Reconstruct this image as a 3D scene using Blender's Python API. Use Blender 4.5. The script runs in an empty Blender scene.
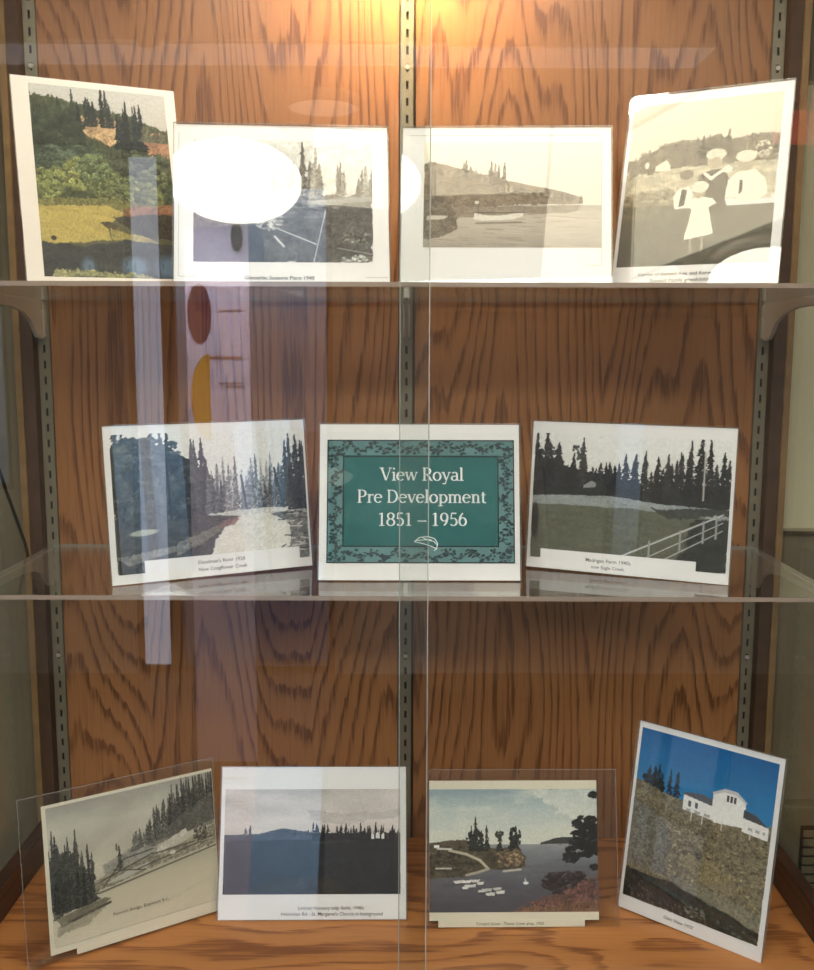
import bpy, bmesh, math
import numpy as np
from mathutils import Matrix, Vector

# ------------------------------------------------------------------ camera, world, light, exposure
S = bpy.context.scene
C = bpy.data.collections.new('scene_collection'); S.collection.children.link(C)
cd = bpy.data.cameras.new('camera'); cam = bpy.data.objects.new('camera', cd); C.objects.link(cam)
cd.sensor_fit = 'HORIZONTAL'; cd.sensor_width = 36.0; cd.lens = 36.0*964.7/814; cd.clip_start = 0.02
PITCH, ROLL = 0.1343, 0.0032
cam.matrix_world = Matrix.Translation((0.0063, -1.566, 0)) @ Matrix.Rotation(math.pi/2-PITCH, 4, 'X') @ Matrix.Rotation(ROLL, 4, 'Z')
S.camera = cam
S.view_settings.view_transform = 'Standard'; S.view_settings.look = 'None'
S.view_settings.gamma = 1; S.view_settings.use_curve_mapping = False
S.view_settings.exposure = 0.70
S.cycles.max_bounces = 14; S.cycles.transparent_max_bounces = 40; S.cycles.glossy_bounces = 6; S.cycles.diffuse_bounces = 4
S.cycles.use_denoising = True; S.cycles.sample_clamp_indirect = 6

wd = bpy.data.worlds.new('sky'); S.world = wd; wd.use_nodes = True
wt = wd.node_tree; wt.nodes.clear()
wo = wt.nodes.new('ShaderNodeOutputWorld'); wb = wt.nodes.new('ShaderNodeBackground')
tc = wt.nodes.new('ShaderNodeTexCoord'); sx = wt.nodes.new('ShaderNodeSeparateXYZ'); rp = wt.nodes.new('ShaderNodeValToRGB')
wt.links.new(tc.outputs['Generated'], sx.inputs[0]); wt.links.new(sx.outputs[2], rp.inputs[0])
rp.color_ramp.elements[0].position = 0.0; rp.color_ramp.elements[0].color = (.20, .21, .29, 1)
rp.color_ramp.elements[1].position = 0.16; rp.color_ramp.elements[1].color = (.36, .60, 1.0, 1)
wt.links.new(rp.outputs[0], wb.inputs[0]); wb.inputs[1].default_value = 1.7
wt.links.new(wb.outputs[0], wo.inputs[0])

L_LAMP, L_PANEL, L_FILL_STRIP, L_PUCK = 11.0, 3.4, 56.0, 430.0      # radiance of the lamps built further down
L_FAR_FILL = 18.0

# ------------------------------------------------------------------ helpers
def mat(name):
    m = bpy.data.materials.new(name); m.use_nodes = True; nt = m.node_tree; nt.nodes.clear()
    return m, nt
def node(nt, typ, ins=None, **props):
    n = nt.nodes.new(typ)
    for k, v in props.items(): setattr(n, k, v)
    for k, v in (ins or {}).items():
        if hasattr(v, 'is_linked') or isinstance(v, bpy.types.NodeSocket): nt.links.new(v, n.inputs[k])
        else: n.inputs[k].default_value = v
    return n
def out(nt, sh): nt.links.new(sh, node(nt, 'ShaderNodeOutputMaterial').inputs[0])
def mth(nt, op, a, b=0.0, c=0.0):
    return node(nt, 'ShaderNodeMath', {0: a, 1: b, 2: c}, operation=op).outputs[0]
def ramp(nt, fac, stops, interp='LINEAR'):
    r = node(nt, 'ShaderNodeValToRGB', {0: fac}); e = r.color_ramp.elements; r.color_ramp.interpolation = interp
    while len(e) < len(stops): e.new(0.5)
    for k, (p, c) in zip(e, stops):
        k.position = p; k.color = (c, c, c, 1) if isinstance(c, (int, float)) else (*c, 1)
    return r.outputs[0]
def lin(r, g=None, b=None):
    t = (r, g, b) if g is not None else (r, r, r)
    return tuple(((x/255)/12.92 if x/255 <= .04045 else ((x/255+.055)/1.055)**2.4) for x in t)
def plain(name, col, rough=.6, metal=0.0, spec=.3, noise=0.0, nscale=30.0):
    m, nt = mat(name)
    b = node(nt, 'ShaderNodeBsdfPrincipled', {'Base Color': (*col, 1), 'Roughness': rough, 'Metallic': metal, 'Specular IOR Level': spec})
    if noise:
        t = node(nt, 'ShaderNodeTexCoord'); n = node(nt, 'ShaderNodeTexNoise', {'Vector': t.outputs['Object'], 'Scale': nscale, 'Detail': 4.0})
        f = ramp(nt, n.outputs[0], [(.3, 1-noise), (.7, 1.0)])
        nt.links.new(node(nt, 'ShaderNodeMix', {0: 1.0, 6: (*col, 1), 7: f}, data_type='RGBA', blend_type='MULTIPLY').outputs[2], b.inputs['Base Color'])
    out(nt, b.outputs[0]); return m
def glow(name, col, strength):
    m, nt = mat(name); out(nt, node(nt, 'ShaderNodeEmission', {0: (*col, 1), 1: strength}).outputs[0]); return m
def glass(name, tint, base=.04, rough=0.0, body=0.0, bodycol=(.5, .5, .45)):
    """thin clear sheet: see-through with a mirror-like Fresnel share; optional faint body haze"""
    m, nt = mat(name)
    f = node(nt, 'ShaderNodeLayerWeight', {0: .5}).outputs['Facing']
    fac = mth(nt, 'MULTIPLY_ADD', mth(nt, 'POWER', f, 5.0), 1-base, base)
    tr = node(nt, 'ShaderNodeBsdfTransparent', {0: (*tint, 1)}).outputs[0]
    if body:
        df = node(nt, 'ShaderNodeBsdfDiffuse', {0: (*bodycol, 1)}).outputs[0]
        tr = node(nt, 'ShaderNodeMixShader', {0: body, 1: tr, 2: df}).outputs[0]
    gl = node(nt, 'ShaderNodeBsdfGlossy', {0: (1, 1, 1, 1), 'Roughness': rough}).outputs[0]
    out(nt, node(nt, 'ShaderNodeMixShader', {0: fac, 1: tr, 2: gl}).outputs[0]); return m
def wood(name, ua, va, light, dark, leaf=.30, off=.0, k=36., s=5., rough=.32, seed=0.0, wob=21.0, flow=.014, bu=5.4, bv=.72):
    m, nt = mat(name)
    t = node(nt, 'ShaderNodeTexCoord').outputs['Object']; sp = node(nt, 'ShaderNodeSeparateXYZ', {0: t})
    u, v = sp.outputs[ua], sp.outputs[va]
    def nz(us, vs, det, w=0.0, rg=.5):
        vec = node(nt, 'ShaderNodeCombineXYZ', {0: mth(nt, 'MULTIPLY', u, us), 1: mth(nt, 'MULTIPLY', v, vs), 2: seed+w}).outputs[0]
        return node(nt, 'ShaderNodeTexNoise', {'Vector': vec, 'Scale': 1.0, 'Detail': det, 'Roughness': rg}).outputs[0]
    a = mth(nt, 'SUBTRACT', nz(5, 1.6, 2), .5)
    uu = mth(nt, 'MULTIPLY_ADD', a, flow*2, u)
    pp = mth(nt, 'PINGPONG', mth(nt, 'ADD', uu, off+3*leaf), leaf/2)
    d = mth(nt, 'SQRT', mth(nt, 'MULTIPLY_ADD', pp, pp, .018**2))
    b = nz(bu, bv, 1, 7.3)
    e = nz(100, 7, 3, 3.1, .6)
    ph = mth(nt, 'MULTIPLY_ADD', d, k, mth(nt, 'MULTIPLY', v, s))
    ph = mth(nt, 'MULTIPLY_ADD', b, wob, ph); ph = mth(nt, 'MULTIPLY_ADD', e, .75, ph)
    saw = mth(nt, 'FRACT', ph)
    dk = ramp(nt, saw, [(0, .0), (.50, .05), (.66, .35), (.76, .95), (.91, 1.0), (.97, .3), (1.0, .0)])
    pore = ramp(nt, nz(230, 11, 2, 1.7), [(.40, .0), (.60, 1.0)])
    dk = mth(nt, 'MULTIPLY', dk, mth(nt, 'MULTIPLY_ADD', pore, .75, .45))
    dk = mth(nt, 'MULTIPLY_ADD', ramp(nt, nz(300, 9, 1, 9.9), [(.5, 0.), (.75, 1.)]), .30, dk)
    tone = nz(4, .8, 2, 5.5)
    c1 = node(nt, 'ShaderNodeMix', {0: tone, 6: (*[x*.8 for x in light], 1), 7: (*[x*1.2 for x in light], 1)}, data_type='RGBA').outputs[2]
    col = node(nt, 'ShaderNodeMix', {0: mth(nt, 'MINIMUM', dk, 1.0), 6: c1, 7: (*dark, 1)}, data_type='RGBA').outputs[2]
    bs = node(nt, 'ShaderNodeBsdfPrincipled', {'Base Color': col, 'Roughness': rough, 'Specular IOR Level': .25})
    bp = node(nt, 'ShaderNodeBump', {'Strength': .12, 'Distance': .001, 'Height': dk}); bp.invert = True
    nt.links.new(bp.outputs[0], bs.inputs['Normal'])
    out(nt, bs.outputs[0]); return m

def mesh_obj(name, bm, m, parent=None, smooth=False):
    me = bpy.data.meshes.new(name); bm.to_mesh(me); bm.free()
    if m: me.materials.append(m)
    if smooth:
        for p in me.polygons: p.use_smooth = True
    o = bpy.data.objects.new(name, me); C.objects.link(o)
    if parent: o.parent = parent
    return o
def box(bm, x0, x1, y0, y1, z0, z1):
    vs = [bm.verts.new((x, y, z)) for x in (x0, x1) for y in (y0, y1) for z in (z0, z1)]
    for f in ((0, 1, 3, 2), (4, 6, 7, 5), (0, 4, 5, 1), (2, 3, 7, 6), (0, 2, 6, 4), (1, 5, 7, 3)):
        bm.faces.new([vs[i] for i in f])
def boxes(name, lst, m, parent=None, bevel=0):
    bm = bmesh.new()
    for b in lst: box(bm, *b)
    bmesh.ops.recalc_face_normals(bm, faces=bm.faces)
    if bevel: bmesh.ops.bevel(bm, geom=list(bm.edges), offset=bevel, segments=2, affect='EDGES', profile=.5)
    return mesh_obj(name, bm, m, parent)
def prism(bm, pts, axis, a, b):
    """outline pts (2D) extruded along axis from a to b"""
    def P(p, t): return {'x': (t, p[0], p[1]), 'y': (p[0], t, p[1]), 'z': (p[0], p[1], t)}[axis]
    A = [bm.verts.new(P(p, a)) for p in pts]; B = [bm.verts.new(P(p, b)) for p in pts]
    bm.faces.new(A); bm.faces.new(B[::-1])
    for i in range(len(pts)): bm.faces.new([A[i], B[i], B[(i+1) % len(pts)], A[(i+1) % len(pts)]])
    bmesh.ops.recalc_face_normals(bm, faces=bm.faces)
def lathe(bm, prof, cx, cy, n=48):
    rings = [[bm.verts.new((cx+r*math.cos(2*math.pi*i/n), cy+r*math.sin(2*math.pi*i/n), z)) for i in range(n)] for r, z in prof]
    for a, b in zip(rings, rings[1:]):
        for i in range(n): bm.faces.new([a[i], a[(i+1) % n], b[(i+1) % n], b[i]])
    bm.faces.new(rings[0]); bm.faces.new(rings[-1][::-1]); bmesh.ops.recalc_face_normals(bm, faces=bm.faces)
def tube(bm, pts, r, n=8):
    pts = [Vector(p) for p in pts]; rings = []
    for i, p in enumerate(pts):
        t = (pts[min(i+1, len(pts)-1)]-pts[max(i-1, 0)]).normalized()
        a = t.orthogonal().normalized() if i == 0 else (a - t*a.dot(t)).normalized()
        b = t.cross(a); rings.append([bm.verts.new(p+a*r*math.cos(2*math.pi*j/n)+b*r*math.sin(2*math.pi*j/n)) for j in range(n)])
    for A, B in zip(rings, rings[1:]):
        for j in range(n): bm.faces.new([A[j], A[(j+1) % n], B[(j+1) % n], B[j]])
    bm.faces.new(rings[0]); bm.faces.new(rings[-1][::-1]); bmesh.ops.recalc_face_normals(bm, faces=bm.faces)
def tag(o, label=None, cat=None, group=None, kind=None):
    if label: o['label'] = label
    if cat: o['category'] = cat
    if group: o['group'] = group
    if kind: o['kind'] = kind
    return o
def empty(name, loc=(0, 0, 0)):
    o = bpy.data.objects.new(name, None); C.objects.link(o); o.location = loc; o.empty_display_size = .05; return o
def at(root, o):      # parent keeping the world place of a mesh built in world coordinates
    o.parent = root; o.matrix_parent_inverse = root.matrix_basis.inverted(); return o

# ------------------------------------------------------------------ materials
M = {}
M['wall'] = plain('wall_paint', lin(126, 115, 92), .7, noise=.06, nscale=8)
M['rear'] = plain('rear_wall_paint', lin(172, 166, 156), .8)
M['ceil'] = plain('ceiling_paint', lin(205, 196, 182), .9)
M['floor'] = plain('floor_vinyl', lin(62, 52, 42), .5, noise=.15, nscale=6)
M['white'] = plain('white_paint', lin(235, 232, 226), .5)
M['oak'] = wood('oak_veneer', 0, 2, lin(146, 100, 60), lin(102, 64, 36), leaf=.27, off=.02)
M['oak_r'] = wood('oak_veneer_mate', 0, 2, lin(146, 100, 60), lin(102, 64, 36), leaf=.30, off=.13, seed=4.2)
M['oak_floor'] = wood('oak_board', 1, 0, lin(170, 112, 60), lin(120, 70, 32), leaf=.34, off=.06, k=20, s=1., seed=8.1, wob=9., bu=7., bv=2.4)
M['post'] = plain('dark_post_wood', lin(78, 56, 38), .55, noise=.35, nscale=40)
M['post_edge'] = plain('post_edge_wood', lin(132, 104, 66), .55, noise=.25, nscale=40)
M['rail'] = wood('oak_rail', 2, 1, lin(70, 44, 28), lin(46, 27, 17), leaf=.2, seed=2.2)
M['metal'] = plain('zinc_standard', lin(124, 116, 96), .45, metal=.3)
M['slot'] = plain('slot_dark', lin(26, 22, 18), .8)
M['bracket'] = plain('bracket_enamel', lin(168, 161, 152), .45)
M['door'] = glass('door_glass', (.955, .965, .955), .042)
M['side'] = glass('side_glass', (.93, .945, .92), .042)
M['shelf'] = glass('shelf_glass', (.95, .965, .955), .042)
M['edge'] = glass('glass_edge', (.62, .64, .60), .06, body=.7, bodycol=lin(172, 152, 136))
M['pane_edge'] = glass('pane_edge', (.7, .72, .7), .06, body=.42, bodycol=lin(206, 206, 196))
M['acrylic'] = glass('clear_acrylic', (.975, .975, .972), .042)
M['acr_edge'] = glass('acrylic_edge', (.8, .8, .8), .05, body=.35, bodycol=lin(190, 186, 178))
M['paper'] = plain('print_paper', lin(236, 234, 231), .6, spec=.2)
M['cream'] = plain('cream_paper', lin(228, 220, 196), .6, spec=.2)
M['ink'] = plain('caption_ink', lin(84, 80, 78), .7)
M['ink2'] = plain('title_white', lin(238, 242, 240), .6)
M['matte'] = plain('matte_print_paper', lin(222, 212, 198), .7, spec=.1)
M['line'] = plain('frame_line', lin(14, 28, 30), .7)
M['pale'] = plain('pale_sheet_line', lin(186, 182, 170), .7)
def vcol(name):
    m, nt = mat(name)
    a = node(nt, 'ShaderNodeAttribute', attribute_name='print')
    b = node(nt, 'ShaderNodeBsdfPrincipled', {'Base Color': a.outputs['Color'], 'Roughness': .55, 'Specular IOR Level': .2})
    out(nt, b.outputs[0]); return m
M['photo'] = vcol('photographic_print')

# ------------------------------------------------------------------ the room
ZC, ZF, XW, YR, YB = 1.10, -1.80, 3.2, -4.5, .03
def st(o): return tag(o, kind='structure')
st(boxes('floor', [(-XW, XW, YR, YB, ZF-.1, ZF)], M['floor']))
st(boxes('ceiling', [(-XW, XW, YR, YB, ZC, ZC+.1)], M['ceil']))
st(boxes('wall_back', [(-XW, XW, YB, YB+.1, ZF, ZC)], M['wall']))
def wall_with_holes(name, a0, a1, holes, fixed, m, axis):
    """a wall with openings; holes: (a0,a1,z0,z1) along the wall"""
    xs = sorted({a0, a1, *[h[0] for h in holes], *[h[1] for h in holes]}); L = []
    for p, q in zip(xs, xs[1:]):
        z = ZF
        for h in sorted([h for h in holes if h[0] <= p and h[1] >= q], key=lambda h: h[2]):
            if h[2] > z: L.append((p, q, z, h[2]))
            z = h[3]
        if z < ZC: L.append((p, q, z, ZC))
    bx = [(p, q, *fixed, z0, z1) if axis == 'x' else (*fixed, p, q, z0, z1) for p, q, z0, z1 in L]
    return st(boxes(name, bx, m))
rear_holes = [(-1.52, -1.30, ZF, 1.08), (-1.30, -.40, ZF, .92), (-2.46, -2.17, -.75, .72), (2.45, 3.12, -.1, 1.0)]
wall_with_holes('wall_rear', -XW, XW, rear_holes, (YR-.12, YR), M['rear'], 'x')
wall_with_holes('wall_left', YR, YB, [(-2.75, -2.02, ZF, .7)], (-XW-.12, -XW), M['rear'], 'y')
wall_with_holes('wall_right', YR, YB, [(-4.3, -3.35, -.25, .95)], (XW, XW+.12), M['rear'], 'y')
frost = glow('frosted_glass_daylight_glow', (.74, .80, 1.0), 1.5)  # pane glows by itself, standing in for daylight behind it
M['frost'] = frost
M['dark_frame'] = plain('dark_window_frame', lin(52, 46, 44), .5)
def win(name, a0, a1, z0, z1, at_, axis, bars=()):
    w = .035; fr = [(a0, a1, z0, z0+w), (a0, a1, z1-w, z1), (a0, a0+w, z0, z1), (a1-w, a1, z0, z1)] + [(b-w/2, b+w/2, z0, z1) for b in bars]
    f = lambda p, q, r, s, d: (p, q, at_-d, at_+d, r, s) if axis == 'x' else (at_-d, at_+d, p, q, r, s)
    o = st(boxes(name, [f(p, q, r, s, .03) for p, q, r, s in fr], M['dark_frame']))
    g = boxes('window_pane', [f(a0+w, a1-w, z0+w, z1-w, .003)], M['side'], o); return o
win('window_1', -2.46, -2.17, -.75, .72, YR-.06, 'x')
win('window_2', 2.45, 3.12, -.1, 1.0, YR-.06, 'x', (2.76,))
win('window_3', -4.3, -3.35, -.25, .95, XW+.06, 'y', (-3.95, -3.62))
win('window_4', -2.75, -2.02, ZF, .7, -XW-.06, 'y', (-2.36,))
dr = win('door_1', -1.30, -.40, ZF, .92, YR-.06, 'x')
sl = win('window_5', -1.52, -1.30, ZF, 1.08, YR-.06, 'x')
boxes('frosted_pane', [(-1.485, -1.335, YR-.05, YR-.045, ZF+.04, 1.04)], M['frost'], sl)
tag(boxes('pavement', [(-9, 9, -22, YR-.3, ZF-.12, ZF-.02)], plain('pavement_grey', lin(96, 94, 104), .8)), kind='structure')
# ceiling lights seen mirrored in the glass, plus one panel added as fill
def round_lamp(x, y, r, L, label):
    t = tag(empty('ceiling_lamp', (x, y, ZC)), label, 'ceiling light', 'round ceiling lamps')
    bm = bmesh.new(); lathe(bm, [(r+.02, ZC), (r+.02, ZC-.045), (r+.004, ZC-.05), (r+.004, ZC-.02)], x, y); at(t, mesh_obj('housing', bm, M['white'], None, True))
    bm = bmesh.new(); lathe(bm, [(r, ZC-.03), (r, ZC-.05), (r*.7, ZC-.056), (.01, ZC-.058)], x, y); at(t, mesh_obj('diffuser', bm, glow('lamp_diffuser', (1, .93, .78), L), None, True))
round_lamp(-.25, -1.345, .176, L_LAMP, 'round white ceiling lamp just in front of the cabinet')
round_lamp(-.36, -3.55, .14, .7, 'dim round ceiling lamp farther back, near the glass door')
def panel(x0, x1, y0, y1, L, label, col=(1, .85, .64)):
    t = tag(empty('ceiling_light_panel', ((x0+x1)/2, (y0+y1)/2, ZC)), label, 'ceiling light', 'square ceiling light panels')
    w = .004; z0, z1 = ZC-.014, ZC
    at(t, boxes('frame', [(x0-w, x1+w, y0-w, y0, z0, z1), (x0-w, x1+w, y1, y1+w, z0, z1), (x0-w, x0, y0, y1, z0, z1), (x1, x1+w, y0, y1, z0, z1)], M['white']))
    at(t, boxes('diffuser', [(x0, x1, y0, y1, ZC-.012, ZC-.002)], glow('panel_diffuser', col, L)))
panel(-.62, .46, -1.140, -.50, L_PANEL, 'wide warm ceiling light panel nearest the cabinet')
panel(-.05, .2655, -1.46, -1.150, L_PANEL, 'small warm ceiling light panel beside the round lamp')
panel(.2745, .75, -2.1, -1.150, L_PANEL, 'warm ceiling light panel above and behind the camera')
panel(-.62, -.45, -1.46, -1.150, L_PANEL, 'small warm ceiling light panel left of the round lamp')
panel(-2.2, 1.1, -3.05, -2.80, .42, 'long dim ceiling light panel farther back in the room', (.95, .93, 1.0))
panel(-1.3, 1.3, -2.31, -1.91, L_FAR_FILL, 'added unseen fill light panel across the middle of the ceiling', (.97, .97, 1.0))  # added out of view for more frontal light on the prints

# ------------------------------------------------------------------ cabinet
Z1, Z2, Z3 = .0895, -.3107, -.8244            # tops of upper glass, lower glass, wooden base
HW, ZT = .6235, .75
cab = tag(empty('display_cabinet', (0, 0, Z3)), 'tall oak display cabinet with glass doors, glass sides and slotted shelf standards', 'cabinet')
A = lambda o: at(cab, o)
A(boxes('back_panel', [(-.566, -.0085, 0, .012, Z3-.01, ZT)], M['oak']))
A(boxes('back_panel', [(.0185, .566, 0, .012, Z3-.01, ZT)], M['oak_r']))
A(boxes('backing_board', [(-HW, HW, .013, .025, Z3-.03, ZT)], M['post']))
A(boxes('base_board', [(-.60, .60, -.42, 0, Z3-.03, Z3)], M['oak_floor']))
for s in (-1, 1):
    a, b = sorted((s*.587, s*.606)); A(boxes('rear_post', [(a, b, -.022, .012, Z3, ZT)], M['post']))
    a, b = sorted((s*.606, s*.616)); A(boxes('post_edge', [(a, b, -.026, .012, Z3, ZT)], M['post_edge']))
    a, b = sorted((s*.584, s*.606)); A(boxes('side_rail', [(a, b, -.42, -.024, Z3, Z3+.05)], M['rail'], None, .002))
    a, b = sorted((s*.618, s*.623)); A(boxes('side_glass', [(a, b, -.40, -.0, Z3, ZT)], M['side']))
    a, b = sorted((s*.60, s*.6235)); A(boxes('plinth_side', [(a, b, -.42, .012, ZF, Z3-.0)], M['post']))
A(boxes('plinth', [(-.60, .60, -.41, -.39, ZF, Z3-.03)], M['rail']))
A(boxes('top_panel', [(-HW, HW, -.42, .025, ZT, ZT+.03)], M['post']))
A(boxes('front_valance', [(-HW, HW, -.42, -.41, ZT-.07, ZT)], M['post']))
def standard(x):
    """pressed channel with a column of slots one inch apart"""
    bm = bmesh.new(); hw, sw, p, sh = .0085, .0020, .0254, .0125; y0, y1 = -.0035, -.0015
    box(bm, x-hw, x-sw, y0, y1, Z3, ZT); box(bm, x+sw, x+hw, y0, y1, Z3, ZT)
    z = Z3
    while z < ZT-p:
        box(bm, x-sw, x+sw, y0, y1, z, z+p-sh); z += p
    for s in (-1, 1): box(bm, x+s*hw-.0008, x+s*hw+.0008, y0-.001, .011, Z3, ZT)
    bmesh.ops.recalc_face_normals(bm, faces=bm.faces)
    o = A(mesh_obj('shelf_standard', bm, M['metal']))
    k = boxes('slot_channel', [(x-.0075, x+.0075, .001, .009, Z3, ZT)], M['slot']); k.parent = o; k.matrix_parent_inverse = o.matrix_world.inverted() if False else Matrix.Identity(4)
    k.matrix_parent_inverse = (cab.matrix_basis @ o.matrix_parent_inverse).inverted()
    for zs in (.44, -.50):
        bm = bmesh.new(); prism(bm, [(x+.0035*math.cos(i*math.pi/6), zs+.0035*math.sin(i*math.pi/6)) for i in range(12)], 'y', -.0055, -.0034)
        sc = mesh_obj('screw', bm, M['bracket']); sc.parent = o; sc.matrix_parent_inverse = k.matrix_parent_inverse
XS = (-.5763, .0048, .5763)
for x in XS: standard(x)
# sliding doors, the panes overlap behind one another in the middle
def pane(x0, x1, y, edge_x):
    o = A(boxes('glass_door', [(x0, x1, y, y+.005, Z3+.004, ZT-.02)], M['door']))
    s = 1 if edge_x == x1 else -1
    e = boxes('polished_edge', [tuple(sorted((edge_x, edge_x+s*.0012)))+(y, y+.005, Z3+.004, ZT-.02)], M['pane_edge'])
    e.parent = o; e.matrix_parent_inverse = (cab.matrix_basis @ o.matrix_parent_inverse).inverted()
pane(-.60, .0322, -.390, .0322)
pane(-.0022, .60, -.378, -.0022)
A(boxes('door_track', [(-.60, .60, -.396, -.370, Z3, Z3+.003)], M['metal']))

# cabinet puck lamp and an added fill strip
t = tag(empty('cabinet_puck_light', (0, -.095, ZT)), 'small round warm lamp under the cabinet top close to the back panel', 'cabinet light')
def aimed(prof, m, nm):
    bm = bmesh.new(); lathe(bm, prof, 0, 0)
    bmesh.ops.transform(bm, matrix=Matrix.Translation((0, -.115, .655)) @ Matrix.Rotation(math.radians(68), 4, 'X'), verts=bm.verts)
    return at(t, mesh_obj(nm, bm, m, None, True))
aimed([(.012, .04), (.030, .03), (.036, .02), (.036, -.004), (.030, -.008), (.030, .002)], M['metal'], 'housing')
aimed([(.028, -.001), (.028, -.006), (.004, -.008)], glow('puck_lens', (1, .62, .27), L_PUCK), 'lens')
at(t, boxes('stem', [(-.006, .006, -.130, -.118, .675, ZT)], M['metal']))
t = tag(empty('fill_strip_light', (0, -.37, ZT)), 'added unseen warm white fill strip behind the front valance of the cabinet', 'cabinet light')  # added lamp, unseen: lights the prints from the top front
at(t, boxes('housing', [(-.40, .40, -.408, -.385, ZT-.03, ZT)], M['white']))
at(t, boxes('fill_tube_cover', [(-.39, .39, -.404, -.386, ZT-.044, ZT-.031)], glow('fill_strip_cover', (1, .955, .90), L_FILL_STRIP)))

# glass shelves and their brackets
def shelf(z, label):
    t = tag(empty('glass_shelf', (0, -.17, z)), label, 'shelf', 'glass shelves')
    at(t, boxes('glass_plate', [(-.575, .575, -.3440, -.0055, z-.006, z)], M['shelf']))
    at(t, boxes('front_edge', [(-.575, .575, -.3452, -.3441, z-.006, z)], M['edge']))
    at(t, boxes('rear_edge', [(-.575, .575, -.0054, -.0042, z-.006, z)], M['pane_edge']))
    for s in (-1, 1): at(t, boxes('end_edge', [tuple(sorted((s*.5751, s*.5762)))+(-.3452, -.0042, z-.006, z)], M['pane_edge']))
shelf(Z1, 'upper clear glass shelf carrying four leaning photograph prints')
shelf(Z2, 'lower clear glass shelf carrying the green title card and two prints')
def bracket(x, z, label):
    t = tag(empty('shelf_bracket', (x, 0, z-.007)), label, 'bracket', 'shelf brackets')
    z -= .0065
    pr = [(-.0045, z), (-.30, z), (-.30, z-.010), (-.13, z-.014), (-.085, z-.021), (-.058, z-.033), (-.045, z-.047), (-.034, z-.057), (-.014, z-.060), (-.0045, z-.058)]
    bm = bmesh.new(); prism(bm, pr, 'x', x-.0028, x+.0028); at(t, mesh_obj('arm', bm, M['bracket']))
    at(t, boxes('hook_plate', [(x-.005, x-.0029, -.012, -.0040, z-.056, z-.004), (x+.0029, x+.005, -.012, -.0040, z-.056, z-.004)], M['bracket']))
for x, w in zip(XS, ('left', 'centre', 'right')):
    for z, n in ((Z1, 'upper'), (Z2, 'lower')):
        bracket(x, z, f'pale metal bracket on the {w} standard holding up the {n} glass shelf')

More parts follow.
